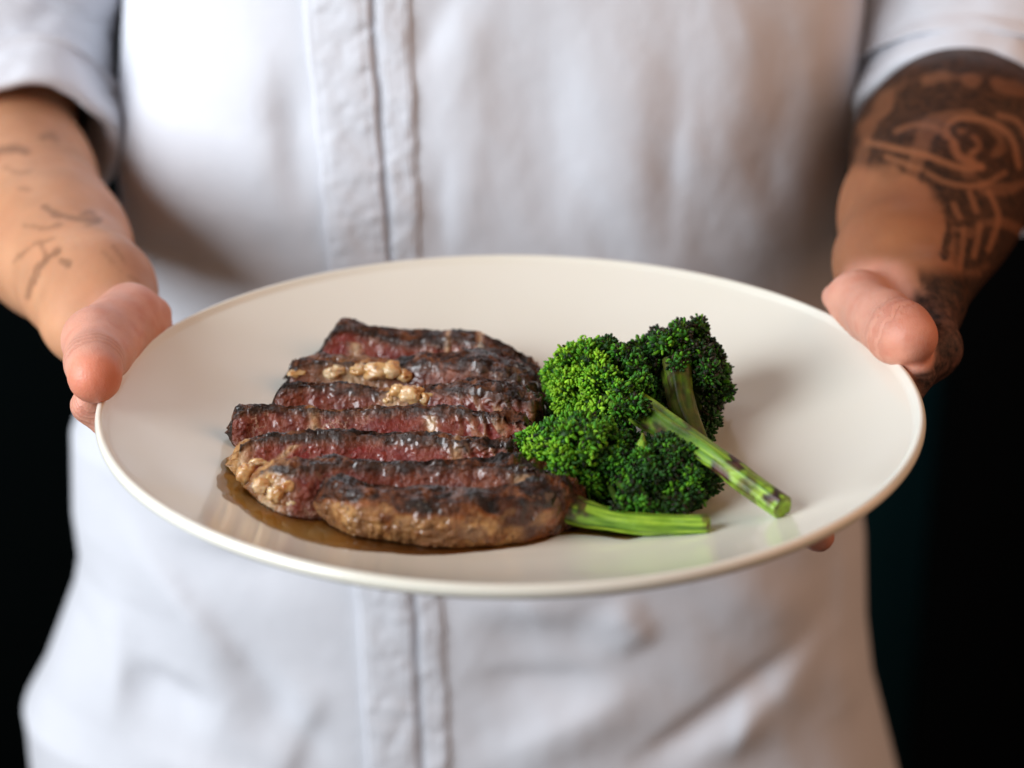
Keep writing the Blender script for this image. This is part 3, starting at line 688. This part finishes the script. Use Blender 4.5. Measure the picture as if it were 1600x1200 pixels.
# image-right arm
ER = P(1545, 165, Y=29.5); WR = P(1392, 408, Y=12.0)
chain([A_(17.5, 36, 31), A_(22.0, 34, 16), ER], [5.6, 4.9, 4.7], 2)
chain([ER, P(1488, 245, Y=23), P(1436, 335, Y=17), WR], [4.75, 4.45, 3.3, 2.3], 1.2)
cap(P(1490, 330, Y=18), P(1436, 470, Y=8.5), 3.0, 1.7, 1.2)
cap(WR, A_(14.6, 6.5, 1.6), 2.1, 1.3, 1.0); cap(P(1436, 470, Y=8.5), P(1455, 545, Y=4.5), 1.6, 1.0, 1.0); cap(P(1455, 545, Y=4.5), A_(13.8, 3.6, .3), 1.0, 1.1, .8); cap(A_(14.6, 6.5, 1.4), A_(12.6, 3.5, -.8), 1.3, 1.0, 1.0)
cap(A_(14.6, 6.8, 1.8), P(1338, 468, Z=3.2), 1.3, .98, .6); cap(P(1302, 464, Z=3.0), P(1345, 466, Z=3.25), .48, 1.0, .7)
cap(P(1338, 468, Z=3.2), P(1384, 497, Z=3.5), 1.0, 1.06, .5); cap(P(1362, 500, Z=3.1), P(1395, 530, Z=3.3), .85, .95, .5)
cap(P(1384, 497, Z=3.5), P(1410, 518, Z=3.6), 1.06, 1.12, .3); cap(P(1410, 518, Z=3.6), P(1422, 527, Z=3.55), 1.14, 1.04, .3)
fr = [([P(1455, 545, Y=4.5), P(1437, 588, Y=2.2), A_(13.4, 0, -.2), A_(12.0, -.4, -1.0), A_(11.0, -.4, -1.5)], [1.0, .50, .66, .68, .58]),
      ([A_(13.9, 2.9, -.1), A_(11.9, .4, -1.4), A_(10.2, -2.4, -1.55), P(1279, 838, Y=-5.6)], [1.0, .85, .70, .56]),
      ([A_(13.5, 4.2, -.4), A_(11.7, 2.4, -1.3), A_(9.6, .9, -1.9), A_(8.5, .5, -2.1)], [.98, .84, .76, .62]),
      ([A_(13.1, 5.8, -.4), A_(11.8, 4.8, -1.1), A_(10.0, 4.0, -1.6), A_(9.1, 3.8, -1.8)], [.88, .74, .66, .55])]
for p, r in fr: chain(p, r, .35)

def build_body():
    import openvdb
    vx = 0.16
    lo = A_(-33, -11, -50); hi = A_(31, 43, 40)
    n = np.ceil((hi - lo) / vx).astype(int)
    D = np.full(tuple(n), 3.0, np.float32)
    for a, b, ra, rb, k in prims:
        R = max(ra, rb) + k + .5
        mn = np.maximum(np.floor((np.minimum(a, b) - R - lo) / vx).astype(int), 0); mx = np.minimum(np.ceil((np.maximum(a, b) + R - lo) / vx).astype(int), n)
        gx, gy, gz = [(lo[i] + vx * np.arange(mn[i], mx[i])).astype(np.float32) for i in range(3)]
        ab = (b - a).astype(np.float32); L2 = float(ab @ ab) + 1e-9
        X = (gx - a[0])[:, None, None]; Y = (gy - a[1])[None, :, None]; Z = (gz - a[2])[None, None, :]
        h = np.clip((X * ab[0] + Y * ab[1] + Z * ab[2]) / L2, 0, 1)
        d = np.sqrt((X - h * ab[0]) ** 2 + (Y - h * ab[1]) ** 2 + (Z - h * ab[2]) ** 2) - (ra + (rb - ra) * h)
        sl = tuple(slice(mn[i], mx[i]) for i in range(3)); old = D[sl]
        m = np.maximum(k - np.abs(old - d), 0) / k
        D[sl] = np.minimum(old, d) - m * m * k * .25
    g = openvdb.FloatGrid(3.0); g.copyFromArray(D, tolerance=0.0)
    pts, quads = g.convertToQuads(isovalue=0.0)
    V = np.asarray(pts, float) * vx + lo; Q = np.asarray(quads)[:, ::-1]
    del D, g
    # light smoothing of the voxel surface
    E = np.vstack([Q[:, [0, 1]], Q[:, [1, 2]], Q[:, [2, 3]], Q[:, [3, 0]]])
    for lam in (.5, -.52, .5, -.52, .5, -.52, .5):
        acc = np.zeros_like(V); cnt = np.zeros(len(V))
        for i in range(3): acc[:, i] = np.bincount(E[:, 0], V[E[:, 1], i], len(V))
        cnt = np.bincount(E[:, 0], minlength=len(V))[:, None]
        V = V + lam * (acc / np.maximum(cnt, 1) - V)
    x, y, z = V.T
    # skin tone: warm forearms, pinker and paler palms and thumbs
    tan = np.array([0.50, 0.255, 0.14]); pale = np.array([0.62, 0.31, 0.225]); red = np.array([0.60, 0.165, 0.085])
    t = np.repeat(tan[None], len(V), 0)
    tr = np.array([0.30, 0.12, 0.052]); right = sstep(0, 1, x)[:, None]; t = t * (1 - right) + tr * right  # shade on the image-right arm is put into its darker skin colour
    dth = np.full(len(V), 9.0)
    for a, b in ((P(203, 492, Z=3.0), P(150, 532, Z=3.3)), (P(150, 532, Z=3.3), P(148, 588, Z=3.42)), (P(203, 490, Z=3.0), P(248, 487, Z=2.85)), (P(1302, 464, Z=3.0), P(1345, 466, Z=3.25)), (P(1338, 468, Z=3.2), P(1384, 497, Z=3.5)), (P(1384, 497, Z=3.5), P(1422, 527, Z=3.55))):
        h = np.clip((V - a) @ (b - a) / ((b - a) @ (b - a)), 0, 1); dth = np.minimum(dth, np.linalg.norm(V - a - h[:, None] * (b - a), axis=1))
    hand = np.maximum(sstep(7.5, 5.0, y), sstep(2.6, 1.2, dth))[:, None]; t = t * (1 - hand) + pale * hand
    for c, r in ((P(148, 592, Z=3.5), 1.5), (P(1425, 528, Z=3.5), 1.6)):
        d = np.linalg.norm(V - c, axis=1); k = sstep(r, .3, d)[:, None] * .8; t = t * (1 - k) + red * k
    d = np.linalg.norm(V - P(205, 505, Z=3.4), axis=1); k = sstep(.7, 0, d)[:, None] * .5; t = t * (1 - k) + red * k
    t = t * (1 + .10 * fbm(x * .7, y * .7, z * .7, 4, 3))[:, None]
    mot = np.clip(fbm(x * 1.9, y * 1.9, z * 1.9, 14, 3), 0, 1)[:, None] * .45 * hand; t = t * (1 - mot) + np.array([0.56, 0.19, 0.12]) * mot
    # tattoos: strokes laid on the skin
    qx, qy = proj(V); ink = np.zeros(len(V))
    up = (y > 2)
    def stroke(pts, w, s=.8, side=-1):
        nonlocal ink
        c = spline(pts, 40); sel = (up & ((x < 0) if side < 0 else (x > 0))); idx = np.where(sel)[0]
        dd = np.full(len(idx), 1e9)
        for q in c: dd = np.minimum(dd, np.hypot(qx[idx] - q[0], qy[idx] - q[1]))
        dd = dd + 3 * noise(qx[idx] / 9, qy[idx] / 9, .3, 55); ink[idx] = np.maximum(ink[idx], s * (.8 if side < 0 else 1) * sstep(w * (.9 if side < 0 else 1.15), w * .35, dd))
    # image-left forearm
    for p, wd, s in [([(0, 236), (20, 232), (42, 236)], 10, .6), ([(66, 214), (84, 212), (90, 222)], 8, .45), ([(30, 292), (44, 296)], 6, .35),
                     ([(68, 322), (90, 336), (120, 342), (155, 345)], 7, .6), ([(120, 342), (140, 330), (150, 345), (138, 352)], 5, .45),
                     ([(40, 352), (70, 356), (96, 350)], 6, .4), ([(20, 410), (50, 385), (85, 372)], 5, .4), ([(44, 462), (55, 430), (72, 405), (92, 392)], 8, .6), ([(56, 418), (70, 402), (64, 380)], 6, .5),
                     ([(98, 408), (106, 412)], 9, .6), ([(165, 395), (185, 420), (215, 440)], 5, .22), ([(8, 262), (30, 270), (50, 266)], 4, .3), ([(178, 385), (196, 410)], 4, .35)]:
        stroke(p, wd, s, -1)
    # image-right: dense dark band with curls of bare skin, then the outer side of the forearm
    reg = (x > 0) & up
    wob = 14 * fbm(qx / 60, qy / 60, 0 * qx, 3, 3)
    inner = sstep(-10, 14, 268 - qy + wob + 0.0 * qx) + sstep(-8, 12, (qx - (1452 + .22 * (qy - 250) - 60 * sstep(300, 250, qy))) + wob)
    dens = np.clip(inner, 0, 1)
    rr_ = np.hypot((qx - 1535) * 1.0, (qy - 238) * 1.25); th_ = np.arctan2(qy - 238, qx - 1535)
    swirl = np.sin(rr_ / 13.5 + 2 * th_ + 2.2 * noise(qx / 60, qy / 60, .5, 7)) * .7 + .5 * noise(qx / 22, qy / 22, 1.5, 9)
    bare = sstep(.30, .62, swirl)
    body_ink = dens * (1 - .40 * bare)
    ink = np.where(reg, np.maximum(ink, body_ink * .97), ink)
    def bare_stroke(pts, w, s=.85):
        nonlocal ink
        c = spline(pts, 50); idx = np.where(reg)[0]; dd = np.full(len(idx), 1e9)
        for q in c: dd = np.minimum(dd, np.hypot(qx[idx] - q[0], qy[idx] - q[1]))
        ink[idx] *= 1 - s * sstep(w * 1.2, w * .5, dd)
    bare_stroke([(1355, 222), (1400, 232), (1450, 244), (1500, 262), (1535, 262)], 6, .75)
    bare_stroke([(1490, 222), (1478, 200), (1500, 185), (1545, 190), (1580, 215), (1592, 260)], 5.5, .75)
    bare_stroke([(1490, 225), (1500, 245), (1530, 258)], 8, .8)
    for pts in ([(1400, 205), (1430, 195), (1462, 200), (1480, 215)], [(1385, 245), (1430, 262), (1480, 285), (1530, 290), (1570, 270)], [(1545, 300), (1560, 340), (1545, 390)], [(1490, 320), (1505, 360), (1500, 420)],
                [(1515, 300), (1530, 350), (1522, 400)], [(1560, 180), (1590, 190), (1610, 220)], [(1480, 430), (1510, 440), (1530, 430)], [(1475, 460), (1500, 470)], [(1500, 205), (1520, 212), (1530, 228), (1518, 240)]):
        bare_stroke(pts, 5.5, .6)
    0 and bare_stroke([(1500, 290), (1520, 330), (1500, 380), (1490, 440)], 12, .5)
    stroke([(1505, 215), (1520, 205), (1540, 215), (1545, 240), (1530, 248)], 7, .95, 1)
    for p in ([(1440, 275), (1470, 300), (1482, 350), (1476, 400)], [(1478, 330), (1500, 350), (1530, 340)]): stroke(p, 9, .9, 1)
    # dark wrist band and the tattooed back of the hand
    hb = (x > 0) & (y < 12)
    back = sstep(-6, 8, qx - np.interp(qy, [400, 440, 470, 490, 520, 560, 640], [1425, 1436, 1447, 1468, 1480, 1478, 1452])) * sstep(408, 440, qy)
    back = np.maximum(back * sstep(-.2, .3, (x - 15.2) + (3.2 - z) * .6), sstep(1418, 1434, qx) * sstep(440, 470, qy)) * sstep(1.22, 1.5, dth)
    ink = np.where(hb, np.maximum(ink, back), ink)
    return V, Q, t, ink
V, Q, tone, ink = build_body()
person = thing('person', (-1, 33, -50), "person in a white chef's jacket with rolled sleeves and tattooed forearms, holding the plate", 'person')
POR = (-1, 33, -50)
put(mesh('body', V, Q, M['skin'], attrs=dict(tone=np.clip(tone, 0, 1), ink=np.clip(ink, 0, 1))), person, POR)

# ------------------------------------------------------------------ chef's jacket
Lz = np.array([[P(a, b, Y=32)[0], P(a, b, Y=32)[2]] for a, b in [(198, -300), (195, 0), (186, 150), (184, 250), (196, 330), (190, 450), (150, 560), (114, 660), (116, 780), (126, 850), (118, 900), (96, 960), (70, 1030), (40, 1085), (46, 1120), (50, 1160), (60, 1220), (70, 1400)]])
Rz = np.array([[P(a, b, Y=32)[0], P(a, b, Y=32)[2]] for a, b in [(1352, -300), (1352, 0), (1346, 120), (1330, 220), (1310, 330), (1305, 450), (1330, 650), (1350, 820), (1352, 950), (1362, 1040), (1382, 1120), (1402, 1200), (1440, 1400)]])
def folds(x, z):
    """relief of the jacket front, cm toward the viewer; x, z in cm"""
    r = 0.38 * fbm(x * .09, z * .05, 0 * x, 71, 2) + 0.09 * fbm(x * .30 + .1 * z, z * .10, 0 * x, 72, 2)
    # soft crumple, stretched along the diagonal
    r = r + 0.05 * fbm((x + z) * .30, (x - z) * .12, 0 * x, 73, 2) + .012 * fbm(x * 1.1, z * .8, 0 * x, 75, 2)
    for (x0, y0, x1, y1, wd, am) in FOLDS:
        a = P(x0, y0, Y=22)[[0, 2]]; b = P(x1, y1, Y=22)[[0, 2]]
        ab = b - a; L2 = ab @ ab
        h = np.clip(((x - a[0]) * ab[0] + (z - a[1]) * ab[1]) / L2, -.15, 1.15)
        dx = x - a[0] - h * ab[0]; dz = z - a[1] - h * ab[1]
        sgn = (dx * ab[1] - dz * ab[0]) / math.sqrt(L2)
        d2 = dx * dx + dz * dz
        wv = np.where(sgn > 0, wd * 1.2, wd * .75)      # soft on one side, steep on the other
        r = r + am * (.5 if y0 < 500 else .85) * np.exp(-d2 / wv ** 2) * sstep(0, .55, h + .15) * sstep(0, .55, 1.15 - h)
    return r
FOLDS = [  # pixels of a fold's ridge, width cm, height cm
    (395, 60, 430, 380, 1.5, .7), (455, 120, 460, 330, 1.2, -.6), (250, 60, 400, 200, 1.6, .45), (230, 250, 330, 420, 1.8, .7), (250, 400, 290, 470, 1.0, -.5),
    (715, -20, 650, 110, .9, -.45), (760, -20, 690, 200, 1.2, .35), (745, 60, 725, 400, 1.3, .4), (690, 250, 690, 420, .7, -.35), (850, 40, 870, 390, 1.8, -.5),
    (960, 0, 1010, 390, 2.2, .6), (1060, 100, 1040, 420, .9, -.35), (1140, -20, 1190, 260, 1.8, .55), (1250, 80, 1180, 400, 2.0, -.7), (1290, -20, 1300, 200, 1.2, .5), (1120, 200, 1230, 440, 1.3, .45),
    (260, 880, 500, 890, 1.2, -.45), (150, 850, 440, 1110, 1.6, .9), (330, 985, 500, 1170, 1.4, -.95), (190, 1090, 330, 1120, 1.5, -.9), (160, 960, 160, 1190, 1.4, .6),
    (500, 1060, 420, 1230, 1.2, .5), (200, 1190, 480, 1240, 1.2, .5),
    (760, 980, 980, 1000, 1.6, -.4), (740, 1060, 960, 1060, 1.2, -.45), (760, 1180, 1010, 1080, 1.5, .55), (960, 940, 1010, 1010, 1.2, .6), (1000, 1190, 1270, 1040, 1.0, -.65), (1060, 1210, 1330, 1040, 1.5, .6),
    (1130, 900, 1270, 1010, 1.7, .5), (1320, 860, 1310, 1100, 1.2, -.5), (1340, 1080, 1370, 1200, 1.1, .5), (720, 930, 900, 960, 1.2, .35), (1150, 1190, 1180, 1090, .8, .35)]
def jx(z):
    o = np.argsort(Lz[:, 1]); xl = np.interp(z, Lz[o, 1], Lz[o, 0]); o = np.argsort(Rz[:, 1]); xr = np.interp(z, Rz[o, 1], Rz[o, 0]); return xl, xr
def jfront(x, z):
    xl, xr = jx(z); cx = (xl + xr) / 2; a = (xr - xl) / 2
    t = np.clip(np.abs((x - cx) / a), 0, 1)
    b = 10.0 + .05 * np.clip(-z, 0, 40)
    fade = 1 - sstep(.86, .99, t)
    return 32.5 - b * (1 - t ** 2.9) ** (1 / 2.2) - folds(x, z) * (.25 + .75 * fade)
def build_jacket():
    nz, na = 440, 420
    z = np.linspace(32, -52, nz)[:, None]; s = np.linspace(0, 1, na, endpoint=False)[None, :]
    xl, xr = jx(z); cx = (xl + xr) / 2; a = (xr - xl) / 2
    # front 0..0.8 of the loop, back the rest
    f = s < .8
    tf = -np.cos(np.clip(s / .8, 0, 1) * np.pi); tb = np.cos(np.clip((s - .8) / .2, 0, 1) * np.pi)
    X = cx + a * np.where(f, tf, tb); Zz = z + 0 * X
    Yf = jfront(X, Zz); t = np.abs(np.where(f, tf, tb)); Yb = 32.5 + 11 * (1 - t ** 2.4) ** .5
    Y = np.where(f, Yf, Yb)
    V = np.stack([X, Y, Zz], -1).reshape(-1, 3)
    # gather in at the shoulders
    k = sstep(26, 33, V[:, 2]); V[:, 0] *= 1 - .35 * k
    return put(mesh('jacket', V, gridfaces(nz, na, True, flip=True), M['cloth']), person, POR)
jacket = build_jacket()
def child(o, par):
    o.parent = par; o.location = (0, 0, 0); return o
def build_placket(name, le, re, lift, seed, flange=False):
    """a stitched band down the jacket front between two edges given as (py, px)"""
    nz, nu = 620, 26
    ly, lx = np.array(le, float).T; ry, rx = np.array(re, float).T
    zz = []; xl = []; xr = []
    for y in np.linspace(-330, 1420, nz):
        a = P(np.interp(y, ly, lx), y, Y=22); b = P(np.interp(y, ry, rx), y, Y=22); zz.append(a[2]); xl.append(a[0]); xr.append(b[0])
    zz = np.array(zz)[:, None]; xl = np.array(xl)[:, None]; xr = np.array(xr)[:, None]
    u = np.linspace(0, 1, nu)[None, :]
    X = xl + (xr - xl) * u; Z = zz + 0 * X
    base = jfront(X, Z)
    prof = np.minimum(1, np.minimum(u, 1 - u) / .06) ** .5
    sm = np.exp(-((u - .12) / .035) ** 2) + np.exp(-((u - .88) / .035) ** 2)     # rows of stitching pull in
    puck = .055 * fbm(X * .8 + Z * .5, Z * 1.0 - X * .7, 0 * X, seed, 3) + .03 * noise(X * .5, Z * 3.2, 0 * X, seed + 1) * np.exp(-((u - .9) / .25) ** 2)
    Y = base - lift * prof - puck * prof + .07 * sm + (1 - prof) * .12
    X = X + (.05 * noise(0 * Z, Z * .9, 0 * Z, seed + 5))
    V = np.stack([X, Y, Z], -1).reshape(-1, 3)
    # back side so that the band has thickness
    Vb = V.copy(); Vb[:, 1] += .25
    F = np.vstack([gridfaces(nz, nu), gridfaces(nz, nu, off=len(V), flip=True)])
    i = np.arange(nz - 1); side = []
    for c in (0, nu - 1):
        q = np.stack([i * nu + c, (i + 1) * nu + c, (i + 1) * nu + c + len(V), i * nu + c + len(V)], -1); side.append(q if c else q[:, ::-1])
    return child(mesh(name, np.vstack([V, Vb]), np.vstack([F] + side), M['cloth']), jacket)
build_placket('placket', [(-330, 445), (0, 468), (400, 512), (930, 558), (1420, 592)], [(-330, 575), (0, 578), (400, 607), (930, 646), (1420, 668)], .34, 5)
build_placket('placket_band', [(-330, 582), (0, 584), (400, 612), (930, 652), (1420, 674)], [(-330, 632), (0, 640), (400, 656), (930, 692), (1420, 712)], .22, 6)

def build_sleeve(path, rad, seed, cuff=.5):
    n, m = 170, 150
    c = spline(path, n); rr = spline(np.array(rad, float)[:, None], n)[:, 0]
    tan = np.gradient(c, axis=0); tan /= np.linalg.norm(tan, axis=1)[:, None]
    ang = np.linspace(0, 2 * np.pi, m, endpoint=False); s = unit(np.cross(tan[0], (0, 1, 0)))
    rows = []
    for i in range(n):
        s = unit(s - tan[i] * (s @ tan[i])); b = np.cross(tan[i], s); t = i / (n - 1)
        q = np.cos(ang)[:, None] * s + np.sin(ang)[:, None] * b
        wr = .30 * fbm(np.cos(ang) * 1.3 + t * 1.5, np.sin(ang) * 1.3, t * 4.5 + 0 * ang, seed, 3) + .10 * fbm(np.cos(ang) * 3 + 2 * t, np.sin(ang) * 3, t * 13, seed + 5, 2)
        roll = cuff * sstep(.74, .76, t) * (1 + .3 * noise(np.cos(ang) * 2, np.sin(ang) * 2, 0 * ang, seed + 8))   # rolled cuff stands proud
        rows.append(c[i] + q * (rr[i] + wr * 1.1 + roll)[:, None])
    # hem turned in
    last = rows[-1]; cc = c[-1]; tt = tan[-1]
    for f, g in ((.985, .18), (.95, .26), (.91, .2), (.88, 0), (.86, -1.2), (.84, -3.0)):
        rows.append(cc + (last - cc) * f + tt * g)
    V = np.vstack(rows)
    return child(mesh('sleeve', V, gridfaces(len(rows), m, True), M['cloth']), jacket)
build_sleeve([A_(-19.0, 36, 34), A_(-23.3, 34.5, 18), A_(-25.6, 33, 9.5), P(0, 165, Y=29.5), P(22, 245, Y=26.5)], [7.2, 6.6, 6.0, 5.4, 4.6], 21)
build_sleeve([A_(17.0, 36, 34), A_(21.6, 34.5, 18), A_(23.6, 33.5, 11.5), P(1530, 150, Y=30), P(1512, 225, Y=27)], [7.2, 6.7, 6.6, 6.4, 5.7], 33, cuff=.3)
